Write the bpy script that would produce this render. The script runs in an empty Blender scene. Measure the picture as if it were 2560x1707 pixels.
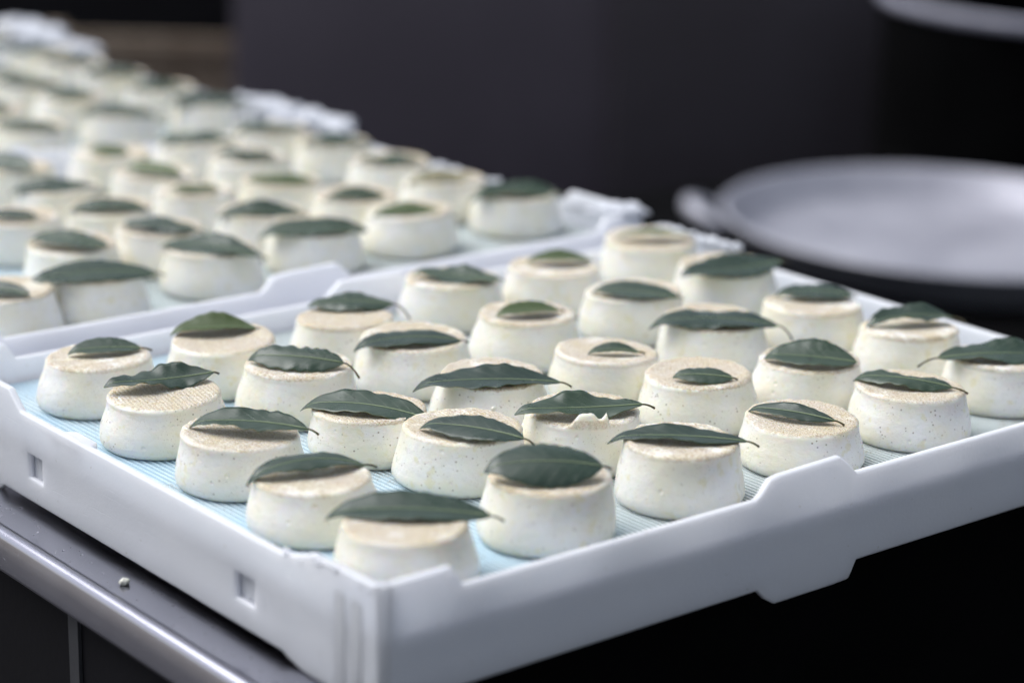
import bpy, bmesh, math, random
from mathutils import Vector, Matrix, noise

scene = bpy.context.scene
col = scene.collection
R = math.radians

# ------------------------------------------------------------------ camera
CAM = Vector((-0.69845, -0.89133, 0.46181))
YAW, PITCH, ROLL = 0.881193, 0.292732, 0.041221
fw = Vector((math.cos(PITCH) * math.cos(YAW), math.cos(PITCH) * math.sin(YAW), -math.sin(PITCH)))
r0 = Vector((math.sin(YAW), -math.cos(YAW), 0))
u0 = r0.cross(fw)
rt = math.cos(ROLL) * r0 + math.sin(ROLL) * u0
up = -math.sin(ROLL) * r0 + math.cos(ROLL) * u0
cd = bpy.data.cameras.new('camera')
cam = bpy.data.objects.new('camera', cd)
col.objects.link(cam)
cam.matrix_world = Matrix(((rt.x, up.x, -fw.x, CAM.x), (rt.y, up.y, -fw.y, CAM.y), (rt.z, up.z, -fw.z, CAM.z), (0, 0, 0, 1)))
cd.sensor_width = 36
cd.lens = 36 * 5814.64 / 2560
cd.clip_end = 200
cd.clip_start = 0.02
cd.dof.use_dof = True
cd.dof.focus_distance = 1.352
cd.dof.aperture_fstop = 3.3
scene.camera = cam

# ------------------------------------------------------------------ light: an overcast sky, soft sun from the slotted side
SUN_EL, SUN_AZ = 58, 124          # azimuth: direction the light comes from, counter-clockwise from +X
w = bpy.data.worlds.new('World')
scene.world = w
w.use_nodes = True
nt = w.node_tree
nt.nodes.clear()
sky = nt.nodes.new('ShaderNodeTexSky')
sky.sky_type = 'NISHITA'
sky.sun_disc = False
sky.sun_elevation = R(SUN_EL)
sky.sun_rotation = R(90 - SUN_AZ)
sky.air_density = 1.0
sky.dust_density = 3.0
bg = nt.nodes.new('ShaderNodeBackground')
bg.inputs['Strength'].default_value = 0.085
wo = nt.nodes.new('ShaderNodeOutputWorld')
hs = nt.nodes.new('ShaderNodeHueSaturation')      # cloud greys the blue of the clear-sky model
hs.inputs['Saturation'].default_value = 0.5
nt.links.new(sky.outputs[0], hs.inputs['Color'])
nt.links.new(hs.outputs[0], bg.inputs[0])
nt.links.new(bg.outputs[0], wo.inputs[0])
sd = bpy.data.lights.new('sun', 'SUN')
sun = bpy.data.objects.new('sun', sd)
col.objects.link(sun)
sd.energy = 1.5
sd.angle = R(55)
sd.color = (0.96, 0.975, 1.0)
sdir = Vector((math.cos(R(SUN_EL)) * math.cos(R(SUN_AZ)), math.cos(R(SUN_EL)) * math.sin(R(SUN_AZ)), math.sin(R(SUN_EL))))
sun.rotation_euler = (-sdir).to_track_quat('-Z', 'Y').to_euler()
sun.location = (-2, 1, 3)

scene.view_settings.view_transform = 'Standard'
scene.view_settings.look = 'None'
scene.view_settings.gamma = 1
scene.view_settings.use_curve_mapping = False
scene.view_settings.exposure = 0.74
scene.cycles.use_denoising = True
scene.cycles.max_bounces = 6
scene.cycles.use_adaptive_sampling = True
scene.cycles.adaptive_threshold = 0.03
scene.cycles.caustics_reflective = False
scene.cycles.caustics_refractive = False

# ------------------------------------------------------------------ helpers
PA, PB = 0.012, -0.018            # the bench slopes a little


def PZ(x, y):
    return PA * x + PB * y


TILT = (PB, -PA, 0)


def tag(o, label, cat, group=None, kind=None):
    if label:
        o['label'] = label
    if cat:
        o['category'] = cat
    if group:
        o['group'] = group
    if kind:
        o['kind'] = kind
    return o


def empty(name, loc=(0, 0, 0), rot=(0, 0, 0)):
    o = bpy.data.objects.new(name, None)
    col.objects.link(o)
    o.location = loc
    o.rotation_euler = rot
    o.empty_display_size = 0.02
    return o


def link(name, me, mats, parent=None, loc=None, rot=None, smooth=False):
    o = bpy.data.objects.new(name, me)
    col.objects.link(o)
    if mats is not None and len(me.materials) == 0:
        for m in (mats if isinstance(mats, (list, tuple)) else [mats]):
            me.materials.append(m)
    if parent:
        o.parent = parent
    if loc is not None:
        o.location = loc
    if rot is not None:
        o.rotation_euler = rot
    if smooth:
        for p in me.polygons:
            p.use_smooth = True
    return o


def from_bm(name, bm, mats, parent=None, smooth=False, **k):
    bm.normal_update()
    me = bpy.data.meshes.new(name)
    bm.to_mesh(me)
    bm.free()
    return link(name, me, mats, parent, smooth=smooth, **k)


def bevel(o, width, seg=3, ang=35):
    m = o.modifiers.new('bevel', 'BEVEL')
    m.width = width
    m.segments = seg
    m.limit_method = 'ANGLE'
    m.angle_limit = R(ang)
    m.harden_normals = False
    for p in o.data.polygons:
        p.use_smooth = True
    return o


def box(bm, x0, x1, y0, y1, z0, z1):
    v = [bm.verts.new(p) for p in ((x0, y0, z0), (x1, y0, z0), (x1, y1, z0), (x0, y1, z0), (x0, y0, z1), (x1, y0, z1), (x1, y1, z1), (x0, y1, z1))]
    for f in ((0, 3, 2, 1), (4, 5, 6, 7), (0, 1, 5, 4), (1, 2, 6, 5), (2, 3, 7, 6), (3, 0, 4, 7)):
        bm.faces.new([v[i] for i in f])


def lathe(bm, prof, seg=48, cap0=True, cap1=True):
    rings = []
    for (r, z) in prof:
        rings.append([bm.verts.new((r * math.cos(2 * math.pi * i / seg), r * math.sin(2 * math.pi * i / seg), z)) for i in range(seg)])
    for a, b in zip(rings, rings[1:]):
        for i in range(seg):
            bm.faces.new((a[i], a[(i + 1) % seg], b[(i + 1) % seg], b[i]))
    if cap0:
        bm.faces.new(rings[0][::-1])
    if cap1:
        bm.faces.new(rings[-1])
    return rings


def tube(bm, pts, rad, seg=8):
    rings = []
    n = len(pts)
    for i, p in enumerate(pts):
        d = (pts[min(i + 1, n - 1)] - pts[max(i - 1, 0)]).normalized()
        a = d.orthogonal().normalized() if abs(d.z) > 0.9 else d.cross(Vector((0, 0, 1))).normalized()
        b = d.cross(a).normalized()
        rr = rad[i] if isinstance(rad, (list, tuple)) else rad
        rings.append([bm.verts.new(p + rr * (math.cos(2 * math.pi * k / seg) * a + math.sin(2 * math.pi * k / seg) * b)) for k in range(seg)])
    for a, b in zip(rings, rings[1:]):
        for k in range(seg):
            bm.faces.new((a[k], a[(k + 1) % seg], b[(k + 1) % seg], b[k]))
    bm.faces.new(rings[0][::-1])
    bm.faces.new(rings[-1])
    bmesh.ops.recalc_face_normals(bm, faces=bm.faces)


# ------------------------------------------------------------------ materials
class NB:
    """small node builder"""

    def __init__(self, name):
        self.m = bpy.data.materials.new(name)
        self.m.use_nodes = True
        self.t = self.m.node_tree
        self.p = self.t.nodes['Principled BSDF']
        self._c = {}

    def n(self, kind, **k):
        nd = self.t.nodes.new('ShaderNode' + kind)
        for a, v in k.items():
            setattr(nd, a, v)
        return nd

    def l(self, a, b):
        self.t.links.new(a, b)

    def put(self, sock, v):
        if hasattr(v, 'is_output') or isinstance(v, bpy.types.NodeSocket):
            self.l(v, sock)
        else:
            sock.default_value = v

    def co(self, which='Object'):
        if 'co' not in self._c:
            self._c['co'] = self.n('TexCoord')
        return self._c['co'].outputs[which]

    def math(self, op, a, b=0.0, clamp=False):
        nd = self.n('Math', operation=op, use_clamp=clamp)
        self.put(nd.inputs[0], a)
        self.put(nd.inputs[1], b)
        return nd.outputs[0]

    def mix(self, f, a, b, blend='MIX'):
        nd = self.n('Mix', data_type='RGBA', blend_type=blend)
        self.put(nd.inputs[0], f)
        for s, v in ((nd.inputs[6], a), (nd.inputs[7], b)):
            if isinstance(v, (tuple, list)) and len(v) == 3:
                v = (*v, 1)
            self.put(s, v)
        return nd.outputs[2]

    def noise(self, scale, detail=3, rough=0.55, vec=None, out=0):
        nd = self.n('TexNoise')
        nd.inputs['Scale'].default_value = scale
        nd.inputs['Detail'].default_value = detail
        nd.inputs['Roughness'].default_value = rough
        self.l(vec if vec is not None else self.co(), nd.inputs['Vector'])
        return nd.outputs[out]

    def ramp(self, v, lo, hi, a=0.0, b=1.0):
        nd = self.n('MapRange', interpolation_type='SMOOTHSTEP')
        self.put(nd.inputs[0], v)
        nd.inputs[1].default_value = lo
        nd.inputs[2].default_value = hi
        nd.inputs[3].default_value = a
        nd.inputs[4].default_value = b
        return nd.outputs[0]

    def bump(self, h, strength=0.3, dist=0.001):
        nd = self.n('Bump')
        nd.inputs['Strength'].default_value = strength
        nd.inputs['Distance'].default_value = dist
        self.put(nd.inputs['Height'], h)
        self.l(nd.outputs[0], self.p.inputs['Normal'])
        return nd

    def set(self, **k):
        for a, v in k.items():
            s = self.p.inputs[a.replace('_', ' ')]
            if isinstance(v, (tuple, list)) and len(v) == 3 and s.type == 'RGBA':
                v = (*v, 1)
            self.put(s, v)
        return self


def shifted(b, amt=7.0):
    """object coordinates moved by a random amount per object, so that copies differ"""
    oi = b.n('ObjectInfo')
    cmb = b.n('CombineXYZ')
    r = b.math('MULTIPLY', oi.outputs['Random'], amt)
    b.l(r, cmb.inputs[0])
    b.l(b.math('MULTIPLY', oi.outputs['Random'], amt * 3.7), cmb.inputs[1])
    b.l(r, cmb.inputs[2])
    va = b.n('VectorMath', operation='ADD')
    b.l(b.co(), va.inputs[0])
    b.l(cmb.outputs[0], va.inputs[1])
    return va.outputs[0], oi.outputs['Random']


# tray plastic
b = NB('tray_plastic')
n1 = b.noise(9, 3)
n2 = b.noise(420, 3)
c = b.mix(b.ramp(n1, 0.35, 0.7), (0.79, 0.81, 0.895), (0.82, 0.835, 0.91))
sp = b.noise(160, 2)
c = b.mix(b.ramp(sp, 0.70, 0.76, 0, 0.45), c, (0.45, 0.42, 0.36))
b.set(Base_Color=c, Roughness=0.42, IOR=1.5, Specular_IOR_Level=0.45, Subsurface_Weight=0.85, Subsurface_Radius=(1.0, 0.97, 0.95), Subsurface_Scale=0.016)
ms = b.n('Mapping')
ms.inputs['Rotation'].default_value = (0.3, 0.5, 0.4)
ms.inputs['Scale'].default_value = (30, 420, 420)
b.l(b.co(), ms.inputs[0])
scr = b.math('MULTIPLY', b.ramp(b.noise(1.0, 2, vec=ms.outputs[0]), 0.66, 0.74), b.ramp(b.noise(22, 2), 0.48, 0.62))
b.set(Roughness=b.math('ADD', b.math('MULTIPLY', scr, 0.25), b.ramp(b.noise(18, 4), 0.3, 0.7, 0.34, 0.52)))
b.bump(b.math('SUBTRACT', b.math('ADD', n2, b.math('MULTIPLY', b.noise(60, 2), 1.5)), b.math('MULTIPLY', scr, 1.2)), 0.22, 0.0006)
M_TRAY = b.m

# cheese
CH = 0.033


def cheese_material(name='fresh_cheese', sss=0.55):
    b = NB(name)
    v, rnd = shifted(b)
    sep = b.n('SeparateXYZ')
    b.l(b.co(), sep.inputs[0])
    z = sep.outputs[2]
    big = b.noise(38, 3, vec=v)
    base = b.mix(b.ramp(big, 0.35, 0.68), (0.905, 0.89, 0.84), (0.885, 0.85, 0.71))
    patch = b.noise(120, 2, vec=v)
    base = b.mix(b.ramp(patch, 0.60, 0.72, 0, 0.45), base, (0.78, 0.72, 0.42))
    # dusted, rib-printed top
    jag = b.noise(420, 2, vec=v)
    zz = b.math('ADD', z, b.math('MULTIPLY', b.math('SUBTRACT', jag, 0.5), 0.0024))
    rad = b.math('SQRT', b.math('ADD', b.math('POWER', sep.outputs[0], 2.0), b.math('POWER', sep.outputs[1], 2.0)))
    radn = b.math('ADD', rad, b.math('MULTIPLY', b.math('SUBTRACT', b.noise(160, 3, vec=v), 0.5), 0.006))
    top = b.math('MULTIPLY', b.ramp(zz, CH - 0.0026, CH - 0.0011), b.ramp(radn, 0.0310, 0.0345, 1.0, 0.45))
    top = b.math('MULTIPLY', top, b.ramp(z, CH + 0.0026, CH + 0.0042, 1.0, 0.0))      # a torn flap stands bare above the dusted top
    rot = b.n('VectorRotate', rotation_type='Z_AXIS')
    b.l(b.co(), rot.inputs['Vector'])
    b.l(b.math('MULTIPLY', b.math('SUBTRACT', rnd, 0.5), 0.5), rot.inputs['Angle'])
    s2 = b.n('SeparateXYZ')
    b.l(rot.outputs[0], s2.inputs[0])
    wob = b.math('MULTIPLY', b.noise(55, 2, vec=v), 0.0016)
    stripe = b.math('SINE', b.math('MULTIPLY', b.math('ADD', s2.outputs[0], wob), 2 * math.pi / 0.0026))
    stripe01 = b.math('MULTIPLY_ADD', stripe, 0.5)
    stripe01.node.inputs[2].default_value = 0.5
    grain = b.noise(720, 3, 0.75, vec=v)
    cloud = b.noise(62, 4, 0.6, vec=v)
    dens = b.math('ADD', b.math('MULTIPLY', rnd, 0.20), b.math('SUBTRACT', b.math('MULTIPLY', cloud, 1.55), 0.38))
    d = b.math('ADD', b.math('ADD', b.math('MULTIPLY', grain, 0.85), b.math('MULTIPLY', stripe01, -0.11)), dens)
    cover = b.ramp(d, 0.52, 0.80)
    dots = b.ramp(b.noise(1250, 2, 0.8, vec=v), 0.46, 0.60)
    dust = b.math('MULTIPLY', b.math('MULTIPLY', cover, b.math('ADD', b.math('MULTIPLY', dots, 0.62), 0.34)), top)
    tone = b.mix(b.noise(900, 2, vec=v), (0.52, 0.375, 0.17), (0.26, 0.165, 0.07))
    colr = b.mix(dust, base, tone)
    # pepper specks on the sides
    vo = b.n('TexVoronoi', feature='F1')
    vo.inputs['Scale'].default_value = 400
    b.l(v, vo.inputs['Vector'])
    sc = b.n('SeparateColor')
    b.l(vo.outputs['Color'], sc.inputs[0])
    size = b.math('MULTIPLY', b.ramp(sc.outputs[0], 0.35, 1.0), 0.26)
    speck = b.ramp(b.math('SUBTRACT', size, vo.outputs['Distance']), 0.0, 0.05)
    clus = b.ramp(b.noise(30, 2, vec=v), 0.36, 0.56)
    speck = b.math('MULTIPLY', speck, b.math('MULTIPLY', clus, b.ramp(rnd, 0.0, 1.0, 0.25, 0.75)))
    colr = b.mix(speck, colr, (0.22, 0.15, 0.085))
    fine = b.math('MULTIPLY', b.ramp(b.noise(1100, 1, vec=v), 0.66, 0.72, 0, 0.45), b.ramp(b.noise(48, 2, vec=v), 0.42, 0.62))
    colr = b.mix(fine, colr, (0.34, 0.25, 0.15))
    b.set(Base_Color=colr, Roughness=b.math('ADD', b.ramp(patch, 0.3, 0.7, 0.26, 0.46), b.math('MULTIPLY', top, 0.25)), Subsurface_Weight=sss, Subsurface_Radius=(1.0, 0.75, 0.40), Subsurface_Scale=0.005, Specular_IOR_Level=0.4)
    h = b.math('ADD', b.math('MULTIPLY', b.math('MULTIPLY', stripe01, top), 0.75), b.math('MULTIPLY', b.noise(260, 3, vec=v), 0.9))
    vp = b.n('TexVoronoi', feature='F1')
    vp.inputs['Scale'].default_value = 150
    b.l(v, vp.inputs['Vector'])
    s3 = b.n('SeparateColor')
    b.l(vp.outputs['Color'], s3.inputs[0])
    pit = b.math('MULTIPLY', b.ramp(b.math('SUBTRACT', b.math('MULTIPLY', b.ramp(s3.outputs[1], 0.6, 1.0), 0.30), vp.outputs['Distance']), 0.0, 0.25), -1.6)
    h = b.math('ADD', h, pit)
    st_ = b.n('Mapping')
    st_.inputs['Scale'].default_value = (1, 1, 1.7)
    b.l(v, st_.inputs[0])
    h = b.math('ADD', h, b.math('MULTIPLY', b.noise(90, 4, 0.6, vec=st_.outputs[0]), 1.5))
    h = b.math('ADD', h, b.math('MULTIPLY', b.math('MULTIPLY', grain, top), 0.9))
    b.bump(h, 0.55, 0.0007)
    return b.m


M_CHEESE = cheese_material()
M_CHEESE_FAR = cheese_material('fresh_cheese_far', 0.25)

# bay leaf: upper and lower face, stalk, midrib


def leaf_material(name, c1, c2, rough, spec):
    b = NB(name)
    v, rnd = shifted(b)
    sep = b.n('SeparateXYZ')
    b.l(b.co('UV'), sep.inputs[0])
    u, vv = sep.outputs[0], sep.outputs[1]
    av = b.math('ABSOLUTE', b.math('SUBTRACT', vv, 0.5))
    side = b.math('SINE', b.math('MULTIPLY', b.math('ADD', u, b.math('MULTIPLY', av, 0.42)), 2 * math.pi * 9))
    vein = b.ramp(side, 0.93, 1.0)
    cc = b.mix(b.noise(60, 3, vec=v), c1, c2)
    cc = b.mix(b.math('MULTIPLY', rnd, 0.5), cc, (c2[0] * 1.9, c2[1] * 1.6, c2[2] * 1.3))
    cc = b.mix(b.math('MULTIPLY', vein, 0.14), cc, (0.16, 0.20, 0.12))
    b.set(Base_Color=cc, Roughness=b.ramp(b.noise(45, 3, vec=v), 0.3, 0.7, rough - 0.12, rough + 0.13), Specular_IOR_Level=spec)
    h = b.math('ADD', b.math('MULTIPLY', vein, 0.25), b.math('MULTIPLY', b.noise(230, 3, vec=v), 0.8))
    b.bump(h, 0.35, 0.0005)
    return b.m


M_LEAF_TOP = leaf_material('leaf_upper_face', (0.013, 0.029, 0.022), (0.028, 0.055, 0.037), 0.34, 0.62)
M_LEAF_BACK = leaf_material('leaf_lower_face', (0.060, 0.085, 0.026), (0.085, 0.110, 0.035), 0.55, 0.35)
M_LEAF_OLIVE = leaf_material('leaf_olive_face', (0.060, 0.085, 0.020), (0.050, 0.085, 0.028), 0.42, 0.5)
M_LEAF_PALE = leaf_material('leaf_dry_face', (0.22, 0.21, 0.13), (0.30, 0.28, 0.19), 0.6, 0.3)
b = NB('leaf_stalk')
b.set(Base_Color=b.mix(b.noise(180, 2), (0.075, 0.075, 0.030), (0.12, 0.085, 0.045)), Roughness=0.5)
M_STALK = b.m
b = NB('leaf_midrib')
b.set(Base_Color=b.mix(b.noise(180, 2), (0.20, 0.27, 0.15), (0.26, 0.31, 0.18)), Roughness=0.45)
M_RIB = b.m

# blue mat
b = NB('mat_sheet')
b.set(Base_Color=b.mix(b.noise(30, 3), (0.035, 0.085, 0.125), (0.06, 0.10, 0.125)), Roughness=0.5)
M_MAT = b.m
b = NB('mat_thread')
n1 = b.noise(14, 3)
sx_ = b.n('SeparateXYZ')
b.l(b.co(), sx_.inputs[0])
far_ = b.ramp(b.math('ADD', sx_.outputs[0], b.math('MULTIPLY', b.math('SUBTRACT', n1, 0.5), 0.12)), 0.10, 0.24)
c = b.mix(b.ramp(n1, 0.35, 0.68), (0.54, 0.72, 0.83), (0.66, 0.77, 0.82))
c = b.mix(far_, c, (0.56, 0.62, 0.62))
c = b.mix(b.ramp(b.noise(700, 2), 0.66, 0.74, 0, 0.75), c, (0.20, 0.17, 0.12))
c = b.mix(b.math('MULTIPLY', b.ramp(b.noise(24, 3), 0.52, 0.66), b.ramp(b.noise(900, 2), 0.48, 0.62, 0, 0.6)), c, (0.34, 0.26, 0.16))
b.set(Base_Color=c, Roughness=0.38)
M_THREAD = b.m

# steel
b = NB('brushed_steel')
mp = b.n('Mapping')
mp.inputs['Scale'].default_value = (260, 5, 260)
b.l(b.co(), mp.inputs[0])
n1 = b.noise(1.0, 3, vec=mp.outputs[0])
n2 = b.noise(14, 4)
drops = b.noise(330, 2)
b.set(Base_Color=b.mix(n2, (0.42, 0.42, 0.49), (0.50, 0.50, 0.57)), Metallic=1.0, Roughness=b.math('ADD', b.math('ADD', b.math('MULTIPLY', n1, 0.12), b.math('MULTIPLY', n2, 0.14)), 0.08))
b.bump(b.math('ADD', b.math('MULTIPLY', n1, 0.5), b.ramp(drops, 0.70, 0.78, 0, 2.2)), 0.16, 0.0004)
M_STEEL = b.m


def plain(name, c1, c2, rough, scale=20, metallic=0.0, bump=0.15, bscale=150, spec=0.5):
    b = NB(name)
    b.set(Base_Color=b.mix(b.ramp(b.noise(scale, 4), 0.3, 0.7), c1, c2), Metallic=metallic, Specular_IOR_Level=spec,
          Roughness=b.ramp(b.noise(scale * 1.7, 3), 0.3, 0.7, max(0.02, rough - 0.07), rough + 0.07))
    b.bump(b.noise(bscale, 3), bump, 0.001)
    return b.m


M_DARK = plain('dark_panel', (0.009, 0.0085, 0.010), (0.013, 0.0125, 0.015), 0.6, 4, spec=0.12)
M_STRIP = plain('seam_strip', (0.045, 0.045, 0.05), (0.06, 0.06, 0.065), 0.5)
M_BLACK = plain('black_plastic', (0.0015, 0.0015, 0.0017), (0.003, 0.003, 0.0033), 0.8, 8, spec=0.03)
M_GREYA = plain('cabinet_grey', (0.084, 0.071, 0.087), (0.104, 0.088, 0.107), 0.6, 2.2, spec=0.3)
M_GREYB = plain('cabinet_dark', (0.038, 0.032, 0.038), (0.052, 0.046, 0.056), 0.6, 2.2, spec=0.3)
M_ALU = plain('dull_aluminium', (0.33, 0.33, 0.38), (0.46, 0.46, 0.51), 0.5, 6, metallic=0.4)
M_RIM = plain('grey_rim', (0.24, 0.24, 0.30), (0.30, 0.30, 0.36), 0.45)
M_WOOD = plain('crate_wood', (0.22, 0.16, 0.11), (0.34, 0.27, 0.20), 0.75, 12)
M_GROUND = plain('asphalt', (0.016, 0.016, 0.018), (0.028, 0.027, 0.030), 0.9, 25, bump=0.6, bscale=90)
M_CRUMB = plain('cheese_crumb', (0.78, 0.76, 0.68), (0.70, 0.70, 0.60), 0.5, 200)
M_RESIDUE = plain('residue', (0.74, 0.76, 0.82), (0.78, 0.80, 0.85), 0.5, 100)
b = NB('water')
b.set(Base_Color=(1, 1, 1), Roughness=0.02, Transmission_Weight=1.0, IOR=1.33)
M_WATER = b.m

# ------------------------------------------------------------------ ground
bm = bmesh.new()
vs = [bm.verts.new(p) for p in ((-30, -30, 0), (30, -30, 0), (30, 30, 0), (-30, 30, 0))]
bm.faces.new(vs)
g = from_bm('ground', bm, M_GROUND, loc=(0, 0, -0.95))
g['kind'] = 'structure'

# ------------------------------------------------------------------ the steel bench
TZ = -0.0435
bench = empty('steel_bench', (0, 0, 0), TILT)
tag(bench, 'low steel bench with rolled edge and dark panels, carrying the trays', 'bench')
BX0, BX1, BY0, BY1 = -0.118, 0.50, -0.022, 2.0
bm = bmesh.new()
box(bm, BX0 + 0.004, BX1, BY0, BY1, TZ - 0.004, TZ)
from_bm('top_plate', bm, M_STEEL, bench)
# rolled rim and apron: one profile swept along y
bm = bmesh.new()
prof = [(0.0060, TZ + 0.0002), (0.0035, TZ + 0.0018), (0.0012, TZ + 0.0027), (-0.0010, TZ + 0.0030), (-0.0028, TZ + 0.0024), (-0.0042, TZ + 0.0010), (-0.0052, TZ - 0.0008),
        (-0.0094, TZ - 0.0160), (-0.0090, TZ - 0.0176), (-0.0070, TZ - 0.0176), (-0.0015, TZ - 0.006), (0.003, TZ - 0.004)]
prof = [(BX0 + x, z) for x, z in prof]
ra = [bm.verts.new((x, BY0, z)) for x, z in prof]
rb = [bm.verts.new((x, BY1, z)) for x, z in prof]
for i in range(len(prof)):
    j = (i + 1) % len(prof)
    bm.faces.new((ra[i], rb[i], rb[j], ra[j]))
bm.faces.new(ra)
bm.faces.new(rb[::-1])
bmesh.ops.recalc_face_normals(bm, faces=bm.faces)
from_bm('rolled_edge', bm, M_STEEL, bench, smooth=True).data.set_sharp_from_angle(angle=R(27))
# side panels with a seam strip, end panel
for (y0, y1) in ((BY0, 0.1985), (0.2015, 0.62), (0.6245, 1.2), (1.2045, BY1)):
    bm = bmesh.new()
    box(bm, BX0 + 0.006, BX0 + 0.016, y0, y1, -0.88, TZ - 0.006)
    from_bm('side_panel', bm, M_DARK, bench)
bm = bmesh.new()
box(bm, BX0 + 0.0035, BX0 + 0.0058, 0.1945, 0.2055, -0.88, TZ - 0.0140)
from_bm('seam_strip', bm, M_STRIP, bench)
bm = bmesh.new()
box(bm, BX0 + 0.02, BX1 - 0.002, BY0 + 0.004, BY0 + 0.02, -0.88, TZ - 0.0045)
from_bm('end_panel', bm, M_BLACK, bench)
bm = bmesh.new()
box(bm, BX1 - 0.012, BX1 - 0.0025, BY0 + 0.021, BY1 - 0.01, -0.88, TZ - 0.0045)
from_bm('far_panel', bm, M_BLACK, bench)
bm = bmesh.new()
lathe(bm, [(0.004, 0), (0.011, 0.001), (0.0145, 0.006), (0.0135, 0.013), (0.008, 0.016)], 28)
kn = from_bm('knob', bm, M_BLACK, bench, smooth=True, loc=(BX0 + 0.006, 0.088, TZ - 0.062), rot=(0, R(-90), 0))
for sx, sy in ((0, 0), (1, 0), (0, 1), (1, 1)):
    bm = bmesh.new()
    box(bm, -0.02, 0.02, -0.02, 0.02, -0.949, -0.881)
    from_bm('foot', bm, M_BLACK, bench, loc=(BX0 + 0.06 + sx * 0.5, BY0 + 0.06 + sy * 1.85, 0))

# ------------------------------------------------------------------ trays
TL, TW, T = 0.619, 0.475, 0.0048      # outer length, width, wall thickness
ZT, ZB, TAB = 0.0155, -0.0385, 0.0112
HZ0, HZ1 = -0.0235, -0.0085           # slot
XL, YF = -0.087, -0.0614


def wall_mesh(name, outline, holes, thick, seed=0, ragged=()):
    """outline: [(s, zbottom, ztop)], plate in the s-z plane, extruded by thick along +y"""
    ss = sorted({round(o[0], 5) for o in outline} | {round(h, 5) for hh in holes for h in hh})

    def at(s):
        for (a, b0, t0), (c_, b1, t1) in zip(outline, outline[1:]):
            if a - 1e-9 <= s <= c_ + 1e-9:
                k = 0 if c_ == a else (s - a) / (c_ - a)
                return b0 + k * (b1 - b0), t0 + k * (t1 - t0)
        return outline[-1][1:]
    bm = bmesh.new()
    cols = []
    for s in ss:
        zb, zt = at(s)
        cols.append([bm.verts.new((s, 0, z)) for z in (zb, HZ0, HZ1, zt)])
    fs = []
    for (s0, c0), (s1, c1) in zip(zip(ss, cols), list(zip(ss, cols))[1:]):
        for k in range(3):
            if k == 1 and any(h0 - 1e-6 <= s0 and s1 <= h1 + 1e-6 for h0, h1 in holes):
                continue
            fs.append(bm.faces.new((c0[k], c1[k], c1[k + 1], c0[k + 1])))
    ex = bmesh.ops.extrude_face_region(bm, geom=fs)
    for v in ex['geom']:
        if isinstance(v, bmesh.types.BMVert):
            v.co.y += thick
    bmesh.ops.recalc_face_normals(bm, faces=bm.faces)
    me = bpy.data.meshes.new(name)
    bm.to_mesh(me)
    bm.free()
    return me


def outline_long(L):
    h, tb = ZT, ZT + TAB
    m0, m1 = 0.251, 0.330
    zf = TZ + 0.0004
    return [(0.004, zf, tb), (0.030, zf, tb), (0.034, ZB, tb), (0.0415, ZB, tb + 0.0004), (0.0495, ZB, h),
            (m0, ZB, h), (m0 + 0.004, ZB, h + 0.003), (m0 + 0.0105, -0.045, tb - 0.001), (m0 + 0.018, -0.0495, tb),
            (m1 - 0.014, -0.0495, tb + 0.0012), (m1 - 0.002, -0.049, h + 0.002), (m1, -0.046, h), (m1 + 0.004, ZB, h),
            (L - 0.0495, ZB, h), (L - 0.0415, ZB, tb), (L - 0.034, ZB, tb), (L - 0.030, zf, tb), (L - 0.004, zf, tb)]


def outline_short(W):
    h, tb = ZT, ZT + TAB
    zf = TZ + 0.0004
    return [(0.004, zf, tb - 0.002), (0.062, zf, tb - 0.003), (0.070, zf, h + 0.005), (0.083, ZB - 0.002, h + 0.001), (0.088, ZB, h), (0.2, ZB, h), (0.3, ZB, h),
            (W - 0.104, ZB, h), (W - 0.090, ZB, tb), (W - 0.078, ZB, tb), (W - 0.072, zf, tb), (W - 0.004, zf, tb)]


ME_LONG = wall_mesh('long_wall', outline_long(TL), [], T)
ME_SHORT = wall_mesh('side_wall', outline_short(TW), [(0.1140, 0.1330), (0.3450, 0.3625)], T)


def add_part(name, me, mat, parent, mtx, bw=0.0014, seg=3):
    o = link(name, me, mat, parent)
    o.matrix_local = mtx
    if bw:
        bevel(o, bw, seg)
    return o


def box_mesh(name, *a):
    bm = bmesh.new()
    box(bm, *a)
    me = bpy.data.meshes.new(name)
    bm.to_mesh(me)
    bm.free()
    return me


ME_RIB = box_mesh('corner_rib', -0.0045, 0.0045, -0.0003, 0.002, TZ + 0.002, ZT - 0.004)
ME_FLOOR = box_mesh('floor_panel', T + 0.0004, TL - T - 0.0004, T + 0.0004, TW - T - 0.0004, -0.010, -0.0022)
ME_BACKING = box_mesh('slot_backing', -0.0105, 0.0105, -0.0004, 0.0016, -0.0245, -0.0075)
bm = bmesh.new()
ang = [R(180 + 90 * k / 6) for k in range(7)]
CR = 0.0075
outer = [(CR + CR * math.cos(a), CR + CR * math.sin(a)) for a in ang]
inner = [(CR + (CR - T) * math.cos(a), CR + (CR - T) * math.sin(a)) for a in ang]
poly = outer + inner[::-1]
va = [bm.verts.new((x, y, TZ + 0.0004)) for x, y in poly]
vb = [bm.verts.new((x, y, ZT + TAB - 0.0006)) for x, y in poly]
n_ = len(poly)
for i in range(n_):
    j = (i + 1) % n_
    bm.faces.new((va[i], va[j], vb[j], vb[i]))
for i in range(6):
    bm.faces.new((va[i], va[n_ - 1 - i], va[n_ - 2 - i], va[i + 1]))
    bm.faces.new((vb[i], vb[i + 1], vb[n_ - 2 - i], vb[n_ - 1 - i]))
bmesh.ops.recalc_face_normals(bm, faces=bm.faces)
ME_CORNER = bpy.data.meshes.new('corner_post')
bm.to_mesh(ME_CORNER)
bm.free()
RZ = lambda a: Matrix.Rotation(R(a), 4, 'Z')
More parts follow.
